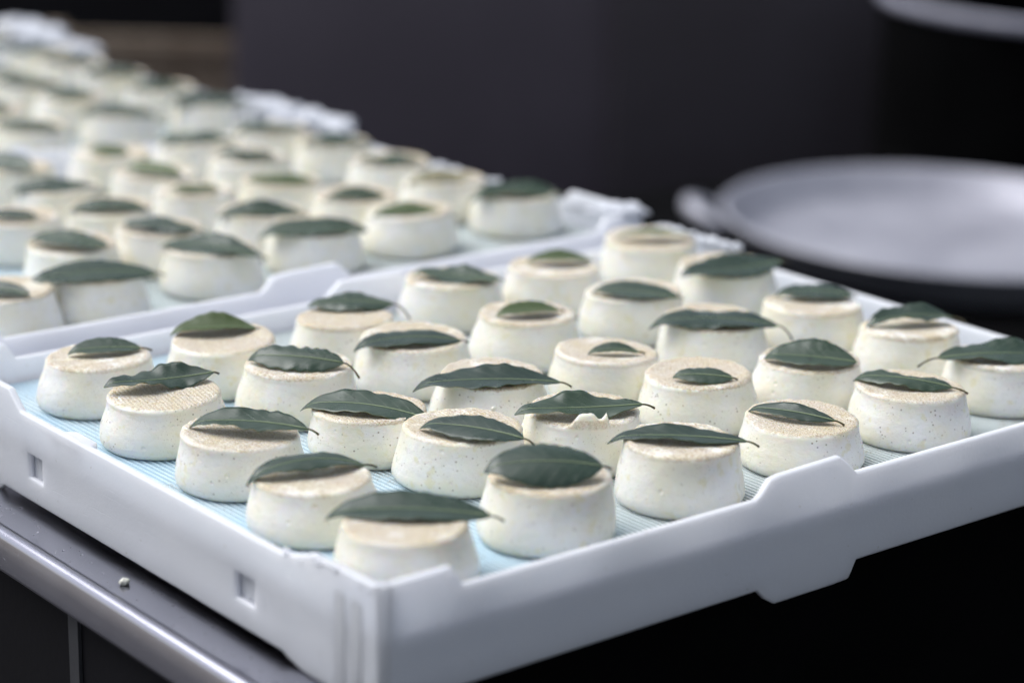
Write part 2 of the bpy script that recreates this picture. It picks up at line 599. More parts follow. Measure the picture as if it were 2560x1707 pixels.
TR = lambda x, y, z=0: Matrix.Translation((x, y, z))


# blue mat: sheet and threads
bm = bmesh.new()
mx0, mx1, my0, my1 = T + 0.0035, TL - T - 0.0035, T + 0.0035, TW - T - 0.0035
box(bm, mx0, mx1, my0, my1, -0.0020, -0.0004)
ME_SHEET = bpy.data.meshes.new('mesh_mat')
bm.to_mesh(ME_SHEET)
bm.free()
vs, fs = [], []
PITCHX = 0.0036
nx = int((mx1 - mx0) / PITCHX)
rnd = random.Random(5)
for i in range(nx):
    xc = mx0 + (i + 0.5) * PITCHX
    ny = 8
    hw = 0.00125
    base = len(vs)
    for k in range(ny + 1):
        y = my0 + 0.0005 + (my1 - my0 - 0.001) * k / ny
        dx = 0.00025 * math.sin(y * 31 + i * 0.13) + rnd.uniform(-0.00012, 0.00012)
        for (ox, oz) in ((-hw, -0.0005), (-hw * 0.6, 0.0009), (hw * 0.6, 0.0009), (hw, -0.0005)):
            vs.append((xc + dx + ox, y, oz))
    for k in range(ny):
        for q in range(3):
            a = base + k * 4 + q
            fs.append((a, a + 4, a + 5, a + 1))
ME_THREAD = bpy.data.meshes.new('thread')
ME_THREAD.from_pydata(vs, [], [f[::-1] for f in fs])
ME_THREAD.update()


def make_tray(x0, y0, label, matlabel, first):
    t = empty('cheese_tray', (x0, y0, PZ(x0, y0)), TILT)
    tag(t, label, 'tray', 'white plastic trays on the bench')
    mats = M_TRAY
    add_part('long_wall', ME_LONG, mats, t, TR(0, 0))
    add_part('long_wall', ME_LONG, mats, t, TR(TL, TW) @ RZ(180))
    # side wall runs along +y; its plate s axis -> y, thickness towards +x
    ms = Matrix(((0, 1, 0, 0), (1, 0, 0, 0), (0, 0, 1, 0), (0, 0, 0, 1)))
    add_part('side_wall', ME_SHORT, mats, t, ms)
    add_part('side_wall', ME_SHORT, mats, t, TR(TL, TW) @ RZ(180) @ ms)
    for k, (x, y, a) in enumerate(((0, 0, 0), (TL, 0, 90), (TL, TW, 180), (0, TW, 270))):
        add_part('corner_post', ME_CORNER, mats, t, TR(x, y) @ RZ(a), 0.0010, 2)
    if first:
        for s in (0.1235, 0.35375):
            add_part('slot_backing', ME_BACKING, mats, t, TR(T - 0.0003, s) @ RZ(-90), 0)
        for s in (0.022, 0.036):
            add_part('corner_rib', ME_RIB, mats, t, TR(0, s) @ RZ(-90), 0.0010, 2)
        for s in (TW - 0.022, TW - 0.036):
            add_part('corner_rib', ME_RIB, mats, t, TR(0, s) @ RZ(-90), 0.0010, 2)
        # lug on the inner side of the slotted wall
        bm = bmesh.new()
        box(bm, 0, 0.011, 0, 0.040, ZT - 0.010, ZT - 0.0035)
        for v in bm.verts:
            if v.co.x > 0.005:
                v.co.y += (0.008 if v.co.y < 0.02 else -0.008)
        o = from_bm('lug', bm, mats, t)
        o.matrix_local = TR(T - 0.0005, 0.296)
        bevel(o, 0.0012, 2)
    add_part('floor_panel', ME_FLOOR, mats, t, TR(0, 0), 0)
    m = link('mesh_mat', ME_SHEET, M_MAT, None, (x0, y0, PZ(x0, y0)), TILT)
    tag(m, matlabel, 'mat', 'blue mats lining the trays')
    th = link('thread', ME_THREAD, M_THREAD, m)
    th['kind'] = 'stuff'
    return t


TRAY_Y = (YF, 0.453, 0.948, 1.444)
make_tray(XL, TRAY_Y[0], 'white plastic tray in focus with two slots in its near side wall', 'ribbed blue mat lining the sharp nearest tray', True)
make_tray(XL + 0.014, TRAY_Y[1], 'blurred white plastic tray directly behind the sharp nearest tray', 'ribbed blue mat lining the blurred second tray', False)
make_tray(XL + 0.022, TRAY_Y[2], 'very blurred white plastic tray, third from the camera', 'ribbed blue mat lining the very blurred third tray', False)
make_tray(XL + 0.030, TRAY_Y[3], 'hardly visible white plastic tray at the far end of the bench', 'ribbed blue mat lining the farthest tray', False)

# ------------------------------------------------------------------ cheeses


def cheese_mesh(seed, rtop=0.033, chip=False, mat=None):
    rnd = random.Random(seed)
    k = rtop / 0.033
    rb = 0.0375 * (0.5 + 0.5 * k) * rnd.uniform(0.985, 1.015)
    H = CH
    bul = rnd.uniform(0.0004, 0.0014)
    prof = [(rb - 0.0075, 0.0), (rb - 0.0034, 0.0004), (rb - 0.0012, 0.0020), (rb + 0.0002, 0.0048)]
    for t_ in (0.25, 0.37, 0.5, 0.62, 0.74, 0.85):
        k_ = (t_ - 0.15) / 0.85
        prof.append((rb + 0.0004 + (rtop - 0.0003 - rb) * (1 - (1 - k_) ** 1.45) + bul * math.sin(math.pi * min(1, k_ * 1.4)) * (k_ < 0.7), H * t_))
    prof += [(rtop + 0.0002, H * 0.90), (rtop + 0.0003, H - 0.0020), (rtop - 0.0004, H - 0.0009), (rtop - 0.0015, H - 0.0002), (rtop - 0.0032, H)]
    for q in (0.86, 0.75, 0.6, 0.42, 0.22, 0.07):
        prof.append((rtop * q, H - 0.0001 - 0.0003 * (1 - q * q)))
    bm = bmesh.new()
    seg = 240 if chip else 56
    rings = lathe(bm, prof, seg)
    off = Vector((seed * 3.17, seed * 1.31, 0))
    e1, e2, ph = rnd.uniform(0, 0.02), rnd.uniform(0, 0.012), rnd.uniform(0, 6.28)
    slope, sa = rnd.uniform(0, 0.06), rnd.uniform(0, 6.28)
    lean, la = rnd.uniform(0, 0.0026), rnd.uniform(0, 6.28)
    sag, ga = rnd.uniform(0.0, 0.0028), rnd.uniform(0, 6.28)
    for ri, ring in enumerate(rings):
        for v in ring:
            a = math.atan2(v.co.y, v.co.x)
            f = 1 + e1 * math.cos(2 * a + ph) + e2 * math.cos(3 * a - ph)
            nv = noise.noise(v.co * 55 + off)
            n2 = noise.noise(v.co * 190 + off)
            top = ri >= len(rings) - 8
            if ri >= 11 and ri <= 15:
                f += 0.010 * nv + 0.010 * n2
            elif not top:
                f += 0.016 * nv + 0.008 * n2 + 0.018 * noise.noise(v.co * 24 + off)
            v.co.x *= f
            v.co.y *= f
            tz = v.co.z / H
            v.co.x += lean * tz * math.cos(la) + sag * max(0, math.cos(a - ga)) * (1 - tz) * math.cos(a)
            v.co.y += lean * tz * math.sin(la) + sag * max(0, math.cos(a - ga)) * (1 - tz) * math.sin(a)
            v.co.z += tz * (slope * (v.co.x * math.cos(sa) + v.co.y * math.sin(sa)) + 0.0005 * nv)
            if 12 <= ri <= 14:
                v.co.z += 0.0009 * noise.noise(v.co * 260 + off)
    if chip:
        # a broken flap standing up along the near part of the rim
        for ri in range(8, 14):
            wgt = (0, 0.12, 0.45, 0.9, 1.0, 0.95)[ri - 8]
            for v in rings[ri]:
                a = math.degrees(math.atan2(v.co.y, v.co.x))
                d = (a - CHIP_A)
                prof_ = 0.0
                for (d0, h0), (d1, h1) in zip(FLAP, FLAP[1:]):
                    if d0 <= d < d1:
                        prof_ = 0.0088 * (h0 + (h1 - h0) * (d - d0) / (d1 - d0))
                v.co.z += wgt * prof_
    me = bpy.data.meshes.new('cheese')
    bm.normal_update()
    bm.to_mesh(me)
    bm.free()
    for p in me.polygons:
        p.use_smooth = True
    me.materials.append(mat or M_CHEESE)
    return me


CHIP_A = -118
FLAP = ((-27, 0), (-23, 0.12), (-19, 0.50), (-15, 0.80), (-9, 0.95), (-3, 1.0), (1, 0.82), (5, 0.56), (9, 0.52), (12, 0.70), (14.5, 0.95), (16, 0.35), (18, 0.06), (20, 0))
CHEESE = {'A1': (-0.0200, 0.3374, 0.0326, 0.0321), 'A2': (-0.0239, 0.2487, 0.0336, 0.0325), 'A3': (-0.0245, 0.1621, 0.0334, 0.0320), 'A4': (-0.0297, 0.0804, 0.0321, 0.0300), 'A5': (-0.0357, -0.0097, 0.0325, 0.0330),
    'B1': (0.0636, 0.3230, 0.0330, 0.0330), 'B2': (0.0689, 0.2467, 0.0331, 0.0330), 'B3': (0.0670, 0.1618, 0.0331, 0.0290), 'B4': (0.0811, 0.0950, 0.0340, 0.0330), 'B5': (0.0606, -0.0051, 0.0329, 0.0368),
    'C1': (0.1549, 0.3198, 0.0320, 0.0330), 'C2': (0.1642, 0.2534, 0.0342, 0.0330), 'C3': (0.1571, 0.1634, 0.0324, 0.0330), 'C4': (0.1556, 0.0775, 0.0331, 0.0330), 'C5': (0.1585, -0.0054, 0.0325, 0.0367),
    'D1': (0.2760, 0.3580, 0.0336, 0.0330), 'D2': (0.2584, 0.2566, 0.0320, 0.0330), 'D3': (0.2500, 0.1610, 0.0333, 0.0330), 'D4': (0.2616, 0.0905, 0.0328, 0.0330), 'D5': (0.2596, -0.0007, 0.0333, 0.0290),
    'E1': (0.3578, 0.3466, 0.0326, 0.0330), 'E2': (0.3585, 0.2586, 0.0331, 0.0330), 'E3': (0.3530, 0.1730, 0.0335, 0.0330), 'E4': (0.3425, 0.0754, 0.0320, 0.0330), 'E5': (0.3515, -0.0031, 0.0333, 0.0328),
    'F1': (0.4660, 0.3590, 0.0342, 0.0330), 'F2': (0.4577, 0.2694, 0.0338, 0.0330), 'F3': (0.4370, 0.1620, 0.0328, 0.0330), 'F4': (0.4468, 0.0824, 0.0320, 0.0330), 'F5': (0.4475, 0.0060, 0.0335, 0.0330)}
# leaf: centre x, y, length, azimuth tip->stalk, apparent height/length
LEAF = {'A1': (-0.0138, 0.3373, 0.0457, -23.2, 0.264), 'A2': (-0.0222, 0.2566, 0.0675, -15.1, 0.215), 'A3': (-0.0238, 0.1570, 0.0682, -42.8, 0.203), 'A4': (-0.0322, 0.0860, 0.0685, -13.5, 0.144), 'A5': (-0.0295, -0.0024, 0.0854, -36.8, 0.197),
    'B1': (0.0646, 0.3359, 0.0560, -24.7, 0.220), 'B2': (0.0652, 0.2423, 0.0603, -45.8, 0.297), 'B3': (0.0563, 0.1576, 0.0789, -52.5, 0.215), 'B4': (0.0711, 0.0745, 0.0628, -57.1, 0.245), 'B5': (0.0525, -0.0115, 0.0634, -31.5, 0.366),
    'C1': (0.1704, 0.3338, 0.0582, -32.8, 0.260), 'C2': (0.1510, 0.2429, 0.0709, -21.5, 0.185), 'C3': (0.1451, 0.1536, 0.0912, -29.7, 0.164), 'C4': (0.1472, 0.0705, 0.0767, -26.5, 0.202), 'C5': (0.1569, -0.0029, 0.0790, -38.4, 0.129),
    'D1': (0.2701, 0.3479, 0.0651, -54.0, 0.224), 'D2': (0.2547, 0.2491, 0.0445, -19.6, 0.234), 'D3': (0.2440, 0.1505, 0.0333, -31.9, 0.217), 'D4': (0.2523, 0.0775, 0.0371, -40.9, 0.286), 'D5': (0.2524, 0.0020, 0.0529, -60.2, 0.196),
    'E1': (0.3633, 0.3462, 0.0478, -31.6, 0.213), 'E2': (0.3452, 0.2439, 0.0611, -51.1, 0.247), 'E3': (0.3430, 0.1630, 0.0866, -35.0, 0.187), 'E4': (0.3332, 0.0653, 0.0583, -48.4, 0.306), 'E5': (0.3460, -0.0001, 0.0606, -54.2, 0.190),
    'F1': (0.4641, 0.3553, 0.0588, -29.1, 0.103), 'F2': (0.4452, 0.2518, 0.0853, -10.8, 0.233), 'F3': (0.4440, 0.1690, 0.0545, -37.3, 0.244), 'F4': (0.4498, 0.0871, 0.0648, -19.9, 0.199), 'F5': (0.4402, 0.0026, 0.0824, 150.1, 0.203)}
STALK = {'A1': 0.0073, 'A2': 0.004, 'A3': 0.0073, 'A4': 0.0083, 'A5': 0.0079, 'B1': 0.006, 'B2': 0.0106, 'B3': 0.006, 'B4': 0.0071, 'B5': 0.0053, 'C1': 0.012, 'C2': 0.0063, 'C3': 0.0077, 'C4': 0.0084, 'C5': 0.0075, 'D1': 0.004, 'D2': 0.0043, 'D3': 0.0039, 'D4': 0.0032, 'D5': 0.0062, 'E1': 0, 'E2': 0.004, 'E3': 0.0116, 'E4': 0, 'E5': 0.01, 'F1': 0.003, 'F2': 0.006, 'F3': 0.003, 'F4': 0.01, 'F5': 0.0147}
BACK = {
    '2A1': (-0.0045, 0.4957, 0.0402, -56.2, 0.245), '2B1': (0.0674, 0.4995, 0.0828, -15.4, 0.155), '2C1': (0.1723, 0.5169, 0.0722, -53.5, 0.178), '2D1': (0.2712, 0.5261, 0.0768, -23.9, 0.165),
    '2E1': (0.3650, 0.5313, 0.0520, -26.0, 0.187), '2F1': (0.4740, 0.5336, 0.0708, -20.9, 0.200), '2B2': (0.0960, 0.5861, 0.0587, -56.9, 0.229),
    '2C2': (0.1745, 0.5905, 0.0556, -51.8, 0.100), '2D2': (0.2678, 0.5960, 0.0590, -27.1, 0.240), '2E2': (0.3612, 0.5990, 0.0456, -18.1, 0.240), '2F2': (0.4572, 0.6080, 0.0549, -28.7, 0.093),
    '2B3': (0.1000, 0.6850, 0.0400, -39.2, 0.200), '2C3': (0.1780, 0.6737, 0.0553, -31.1, 0.170), '2D3': (0.2644, 0.6862, 0.0366, -29.0, 0.171), '2E3': (0.3406, 0.6780, 0.0499, -35.8, 0.129),
    '2F3': (0.4616, 0.6906, 0.0494, -25.4, 0.154), '2C4': (0.1763, 0.7553, 0.0673, -31.3, 0.133), '2D4': (0.2691, 0.7624, 0.0502, -57.7, 0.239), '2E4': (0.3692, 0.7740, 0.0487, -38.0, 0.138),
    '2F4': (0.4692, 0.7850, 0.0516, -22.6, 0.169), '2C5': (0.1839, 0.8500, 0.0547, -78.5, 0.287), '2D5': (0.2791, 0.8520, 0.0325, -43.4, 0.423), '2E5': (0.3698, 0.8600, 0.0617, -26.2, 0.112),
    '2F5': (0.4520, 0.8649, 0.0574, -29.3, 0.097), '3D1': (0.2760, 0.9950, 0.0550, -40.0, 0.200), '3E1': (0.3800, 1.0150, 0.0680, -38.7, 0.182), '3F1': (0.4776, 1.0130, 0.0723, -21.9, 0.141),
    '3D2': (0.2850, 1.0950, 0.0450, -48.1, 0.266), '3E2': (0.3782, 1.1050, 0.0450, -23.3, 0.286), '3F2': (0.4781, 1.1050, 0.0554, -24.5, 0.176),
    '3E3': (0.3782, 1.1950, 0.0600, -33.3, 0.186), '3F3': (0.4781, 1.1974, 0.0554, -24.5, 0.176), '3E4': (0.3800, 1.2850, 0.0600, -33.3, 0.186), '3F4': (0.4781, 1.2874, 0.0554, -28.5, 0.176),
    '3F5': (0.4800, 1.3650, 0.0600, -20, 0.18), '4F1': (0.4800, 1.5100, 0.0650, -20, 0.18)}

# style per leaf: arch (lengthwise bow), cup (edges up +), wave, aspect, material of upper face
STY = {k: (0.03, -0.12, 0.03, 0.38, 't') for k in LEAF}
STY.update({
    'A1': (0.02, 0.10, 0.015, 0.44, 't'), 'A2': (-0.04, 0.05, 0.16, 0.34, 't'), 'A3': (0.03, 0.1, 0.06, 0.36, 't'), 'A4': (0.1, -0.15, 0.05, 0.3, 't'),
    'A5': (0.04, 0.05, 0.03, 0.32, 't'), 'B1': (0.03, 0.28, 0.04, 0.44, 'o'), 'B2': (0.05, -0.25, 0.06, 0.42, 't'), 'B3': (0.05, 0.0, 0.05, 0.36, 't'),
    'B4': (0.03, -0.12, 0.02, 0.40, 't'), 'B5': (0.04, -0.30, 0.01, 0.52, 't'), 'C1': (0.04, -0.22, 0.08, 0.42, 't'), 'C2': (0.05, -0.12, 0.04, 0.36, 't'),
    'C3': (0.04, 0.06, 0.06, 0.32, 't'), 'C4': (-0.01, 0.02, 0.12, 0.34, 't'), 'C5': (0.04, 0.05, 0.06, 0.28, 't'), 'D1': (-0.03, 0.02, 0.08, 0.4, 't'),
    'D2': (0.03, 0.16, 0.02, 0.46, 'o'), 'D3': (0.05, 0.18, 0.02, 0.36, 't'), 'D4': (0.05, -0.20, 0.03, 0.44, 't'), 'D5': (0.06, -0.05, 0.06, 0.26, 't'),
    'E1': (0.03, 0.16, 0.02, 0.42, 'o'), 'E2': (0.03, 0.02, 0.02, 0.44, 't'), 'E3': (0.05, -0.12, 0.06, 0.36, 't'), 'E4': (0.03, 0.12, 0.02, 0.52, 't'),
    'E5': (0.06, -0.28, 0.10, 0.34, 't'), 'F1': (0.03, 0.10, 0.02, 0.30, 'o'), 'F2': (-0.03, 0.03, 0.05, 0.36, 't'), 'F3': (0.03, -0.10, 0.03, 0.44, 't'),
    'F4': (0.05, 0.20, 0.10, 0.36, 't'), 'F5': (0.05, 0.05, 0.1, 0.36, 't')})


def leaf_object(name, cx, cy, L, az, app, stalk, style, seed, ground, label, group, droop=0.35, lift=0.0004, ripple=0.028):
    arch, cup, wave, asp, mk = style
    rnd = random.Random(seed)
    W = asp * L
    slim = 0.95 if app > 0.28 else 0.83
    flip = math.sin(R(az) + R(90)) * 0.8 + math.cos(R(az) + R(90)) * 0.6 < 0      # y axis points to the camera
    roll = math.degrees(math.asin(min(0.96, app * slim / asp))) - 18.5
    roll = max(-12, min(40, roll)) * (-1 if flip else 1)
    nu, nv = 44, 6
    ph1, ph2 = rnd.uniform(0, 6.28), rnd.uniform(0, 6.28)
    kf = rnd.uniform(2.2, 3.4)
    bend = rnd.uniform(-0.05, 0.05) * L

    def P(t, v):
        s = 2 * t - 1
        wd = (max(t, 0) ** 0.80) * (max(1 - t, 0) ** 0.72) / (0.5 ** 1.52)
        rip = 1 + ripple * math.sin(2 * math.pi * 7.3 * t + 1.5 * math.sin(9 * t) + ph1 + (1 if v > 0 else 0)) * (abs(v) ** 3)
        x = s * L / 2
        y = W / 2 * wd * v * rip + bend * (1 - s * s) * 0.6
        z = arch * L * (1 - s * s)
        z += cup * W * 0.5 * (wd * v) ** 2
        z += wave * W * math.sin(2 * math.pi * kf * 0.5 * t + (ph1 if v > 0 else ph2)) * (wd * abs(v)) ** 1.6
        z += (0.004 + 0.16 * wave) * W * math.sin(2 * math.pi * 6.1 * t + (ph2 if v > 0 else ph1)) * (wd * abs(v)) ** 2
        z += 0.05 * W * wd * abs(v) ** 0.8
        z -= 0.06 * L * max(0, (0.14 - t) / 0.14) ** 2
        return Vector((x, y, z))
    rx = Matrix.Rotation(R(roll), 4, 'X')
    rz = Matrix.Rotation(R(az), 4, 'Z')
    rows = []
    for i in range(nu + 1):
        t = i / nu
        t = 0.004 + 0.992 * t
        rows.append([rz @ (rx @ P(t, j / nv)) for j in range(-nv, nv + 1)])
    kx, ky, kz, kr = ground
    # rest on the cheese: lowest point above the top touches it
    mz = min([p.z - 0 for r_ in rows for p in r_ if math.hypot(cx + p.x - kx, cy + p.y - ky) < kr * 0.97] or [min(p.z for r_ in rows for p in r_)])
    cz = kz - mz + lift
    bm = bmesh.new()
    uvl = bm.loops.layers.uv.new('UVMap')
    tv = [[bm.verts.new(p) for p in r_] for r_ in rows]
    th = 0.00028
    bv = [[bm.verts.new(p - Vector((0, 0, th))) for p in r_] for r_ in rows]
    uv = {}
    for i in range(nu + 1):
        for j in range(2 * nv + 1):
            uv[tv[i][j]] = uv[bv[i][j]] = (i / nu, j / (2 * nv))
    for i in range(nu):
        for j in range(2 * nv):
            f = bm.faces.new((tv[i][j], tv[i + 1][j], tv[i + 1][j + 1], tv[i][j + 1]))
            f.material_index = 0
            f = bm.faces.new((bv[i][j], bv[i][j + 1], bv[i + 1][j + 1], bv[i + 1][j]))
            f.material_index = 1
    for i in range(nu):
        bm.faces.new((tv[i][0], bv[i][0], bv[i + 1][0], tv[i + 1][0])).material_index = 1
        bm.faces.new((tv[i][-1], tv[i + 1][-1], bv[i + 1][-1], bv[i][-1])).material_index = 1
    for f in bm.faces:
        f.smooth = True
        for lp in f.loops:
            lp[uvl].uv = uv[lp.vert]
    topm = {'t': M_LEAF_TOP, 'o': M_LEAF_OLIVE, 'p': M_LEAF_PALE}[mk]
    o = from_bm('bay_leaf', bm, [topm, M_LEAF_BACK], None, loc=(cx, cy, cz))
    tag(o, label, 'leaf', group)
    # midrib
    bm = bmesh.new()
    pts = [rz @ (rx @ (P(0.05 + 0.945 * i / 16, 0) + Vector((0, 0, 0.00008)))) for i in range(17)]
    tube(bm, pts, [0.00022 + 0.00036 * (i / 16) for i in range(17)], 6)
    from_bm('midrib', bm, M_RIB, o, smooth=True)
    if stalk > 0.001:
        bm = bmesh.new()
        p0 = rz @ (rx @ P(0.985, 0))
        d = (rz @ Vector((1, 0, 0)))
        side = (rz @ Vector((0, 1, 0))) * rnd.uniform(-0.25, 0.25)
        sl = stalk * 1.0
        pts = [p0 + d * (sl * q) + side * (sl * q * q) + Vector((0, 0, -droop * sl * q * q)) for q in (0, 0.25, 0.5, 0.75, 1)]
        tube(bm, pts, [0.00055, 0.00055, 0.0006, 0.00062, 0.00075], 8)
        from_bm('stalk', bm, M_STALK, o, smooth=True)
    return o


CARD = ['first', 'second', 'third', 'fourth', 'fifth', 'sixth']
COLS = 'ABCDEF'
# what the leaf of each cheese looks like, used in both labels
LOOK = {'A1': 'small oval', 'A2': 'crinkled wavy', 'A3': 'pale wavy-edged', 'A4': 'thin arched', 'A5': 'long pointed', 'B1': 'cupped olive', 'B2': 'ruffled drooping', 'B3': 'smooth pointed',
        'B4': 'flat slanting', 'B5': 'broad domed', 'C1': 'angular drooping', 'C2': 'medium upright', 'C3': 'longest narrow', 'C4': 'saddle-shaped', 'C5': 'long flat', 'D1': 'notched',
        'D2': 'curled green', 'D3': 'tiny curled', 'D4': 'short oval', 'D5': 'slim slanting', 'E1': 'curled olive', 'E2': 'flat oval', 'E3': 'large drooping', 'E4': 'broad glossy',
        'E5': 'wavy teal', 'F1': 'thin edge-on', 'F2': 'long tilted', 'F3': 'rounded matt', 'F4': 'half-folded', 'F5': 'wide wavy'}
EXTRA = {'C4': 'cheese with torn rim flap', 'D5': 'brown-dusted speckled cheese', 'A5': 'smooth cheese in the nearest tray corner', 'D4': 'peppered cheese', 'C5': 'brown-dusted cheese'}


def place_cheese(key, x, y, me, rot, label, group):
    z = PZ(x, y) + 0.0006
    o = link('cheese', me, None, None, (x, y, z), (PB, -PA, 0))
    o.rotation_euler = (PB, -PA, rot)
    return tag(o, label, 'cheese', group)


rnd = random.Random(11)
LEAF_OBJ = {}
for key, (x, y, rr, hh) in CHEESE.items():
    if hh == 0.0330:
        hh *= rnd.uniform(0.975, 1.04)
    i, j = COLS.index(key[0]), 5 - int(key[1])
    me = cheese_mesh(ord(key[0]) * 7 + int(key[1]), rr, key == 'C4')
    spot = f'row {["one", "two", "three", "four", "five"][j]} from the front, {CARD[i]} from slotted wall'
    what = EXTRA.get(key, 'sharp white cheese')
    ob = place_cheese(key, x, y, me, 0.0, f'{what} under {LOOK[key]} leaf, {spot}' if key not in EXTRA else (what if key == 'A5' else f'{what}, {spot}'), 'cheeses in the sharp nearest tray')
    a = LEAF[key]
    kz = PZ(x, y) + hh
    ob.scale = (1, 1, (hh - 0.0006) / CH)
    LEAF_OBJ[key] = leaf_object('bay_leaf', a[0], a[1], a[2], a[3], a[4], STALK[key], STY[key], ord(key[0]) * 13 + int(key[1]), (x, y, kz, rr),
                f'{LOOK[key]} bay leaf, {spot}', 'bay leaves on the sharp nearest cheeses',
                droop=0.9 if key in ('C1', 'E3', 'B2') else 0.35, lift=0.0004 if key == 'C4' else 0.0004, ripple=0.06 if key in ('A3', 'B2', 'C3', 'A2', 'E5') else 0.028)

POOL = [cheese_mesh(900 + k, 0.0328 + 0.0003 * k, mat=M_CHEESE_FAR) for k in range(6)]
OLIVE = {'2E1': 'o', '2D3': 'o', '2E3': 'o', '2D4': 'o', '2F2': 'p', '2D5': 'o'}
TRN = {'2': 'second tray', '3': 'third tray', '4': 'farthest tray'}
for k, (key, a) in enumerate(BACK.items()):
    i, j = COLS.index(key[1]), int(key[2]) - 1
    x, y = a[0] + 0.010, a[1] + 0.011
    rr = 0.033
    spot = f'{TRN[key[0]]}, row {["one", "two", "three", "four", "five"][j]} from its front, {CARD[5 - i]} from far end'
    place_cheese(key, x, y, POOL[k % 6], rnd.uniform(-0.3, 0.3), f'blurred cheese in {spot}', 'blurred cheeses in the trays behind')
    mk = OLIVE.get(key, 't')
    asp = 0.36
    st = (0.04, rnd.uniform(-0.2, 0.25), rnd.uniform(0.02, 0.09), asp, mk)
    leaf_object('bay_leaf', a[0], a[1], a[2] * 1.12, a[3], max(0.22, a[4]), 0.007 if k % 3 else 0.0, st, 500 + k, (x, y, PZ(x, y) + 0.0006 + CH, rr),
                f'blurred bay leaf in {spot}', 'blurred bay leaves in the trays behind')

# ------------------------------------------------------------------ small bits
def lump_mesh(seed, sx, sy, sz, sub=3, amp=0.35, freq=2.2):
    bm = bmesh.new()
    bmesh.ops.create_icosphere(bm, subdivisions=sub, radius=1)
    for v in bm.verts:
        d = 1 + amp * noise.noise(v.co * freq + Vector((seed, seed * 2, 0)))
        v.co = Vector((v.co.x * sx * d, v.co.y * sy * d, v.co.z * sz * d))
    me = bpy.data.meshes.new('crumb')
    bm.to_mesh(me)
    bm.free()
    for p in me.polygons:
        p.use_smooth = True
    return me


def on_bench(x, y, dz=0.0):
    return (x, y, PZ(x, y) + TZ + dz)


o = link('cheese_crumb', lump_mesh(3, 0.0030, 0.0024, 0.0022), M_CRUMB, None, on_bench(-0.1005, 0.1625, 0.0017))
tag(o, 'white cheese crumb lying on the steel bench beside the tray', 'crumb')
o = link('cheese_crumb', lump_mesh(8, 0.0016, 0.0013, 0.0013), M_CRUMB, None, (0.1268, 0.1238, PZ(0.127, 0.124) + 0.0262))
tag(o, 'tiny crumb stuck on the side of a cheese in the middle', 'crumb')

# cheese residue smeared on the rims


def residue(label, x0, y0, spots, seed):
    """spots: (x, y, z, spread x, spread y, count, size)"""
    rr = random.Random(seed)
    bm = bmesh.new()
    for (x, y, z, dx, dy, n, sz) in spots:
        for k in range(n):
            me = lump_mesh(rr.uniform(0, 90), sz * rr.uniform(0.5, 1.1), sz * rr.uniform(0.7, 1.8), sz * rr.uniform(0.35, 0.9), 3, 0.8, 3.4)
            me.transform(Matrix.Translation((x + rr.uniform(-dx, dx), y + rr.uniform(-dy, dy), z + rr.uniform(-0.5, 0.3) * sz)))
            bm.from_mesh(me)
    o = from_bm('cheese_residue', bm, M_RESIDUE, None, smooth=True, loc=(x0, y0, PZ(x0, y0)), rot=TILT)
    tag(o, label, 'residue', kind='stuff')


residue('white cheese residue smeared along the rim at the near tray corner', XL, YF,
        [(0.0025, 0.034, ZT + TAB - 0.0045, 0.0014, 0.026, 24, 0.0022), (0.0025, 0.074, ZT + 0.001, 0.0014, 0.014, 12, 0.0020)], 4)
residue('lumpy white residue on the far corner of the sharp tray', XL, YF,
        [(TL - 0.004, TW - 0.045, ZT + TAB - 0.003, 0.003, 0.040, 48, 0.0032), (TL - 0.03, TW - 0.004, ZT + TAB - 0.003, 0.025, 0.003, 22, 0.0028)], 5)
residue('lumpy white residue on the corner of the second tray', XL + 0.014, TRAY_Y[1],
        [(TL - 0.012, 0.016, ZT + TAB + 0.001, 0.012, 0.014, 30, 0.0040), (TL - 0.004, 0.20, ZT, 0.003, 0.16, 52, 0.0031)], 6)
residue('white lumps where the second and third trays meet', XL + 0.020, TRAY_Y[2],
        [(TL - 0.010, -0.045, ZT + TAB, 0.012, 0.040, 44, 0.0059), (TL - 0.010, 0.050, ZT + TAB, 0.012, 0.045, 48, 0.0062), (TL - 0.004, 0.24, ZT, 0.004, 0.12, 35, 0.0037)], 7)
residue('large white lumps where the third and farthest trays meet', XL + 0.028, TRAY_Y[3],
        [(TL - 0.010, -0.040, ZT + TAB, 0.014, 0.035, 39, 0.0074), (TL - 0.016, 0.060, ZT + TAB + 0.006, 0.018, 0.060, 66, 0.0099)], 8)

# drops on leaves
DROP = lump_mesh(1, 0.0010, 0.0010, 0.0007, 3, 0.05)
for key, i, j, sc, lab in (('E4', 22, 4, 1.15, 'bright water drop in the middle of the broad glossy leaf'), ('F2', 30, 8, 1.2, 'water drop on the long tilted leaf beside the pan'),
                           ('B3', 18, 8, 0.7, 'small water drop on the smooth pointed leaf'), ('A5', 17, 5, 0.8, 'water drop on the long leaf nearest the camera'),
                           ('A4', 16, 8, 0.7, 'tiny glinting water drop on the thin arched leaf')):
    lo = LEAF_OBJ[key]
    p = lo.data.vertices[i * 13 + j].co + lo.location
    o = link('water_drop', DROP, M_WATER, None, (p.x, p.y, p.z + 0.0002))
    o.scale = (sc, sc, sc)
    tag(o, lab, 'water drop', 'water drops on leaves')


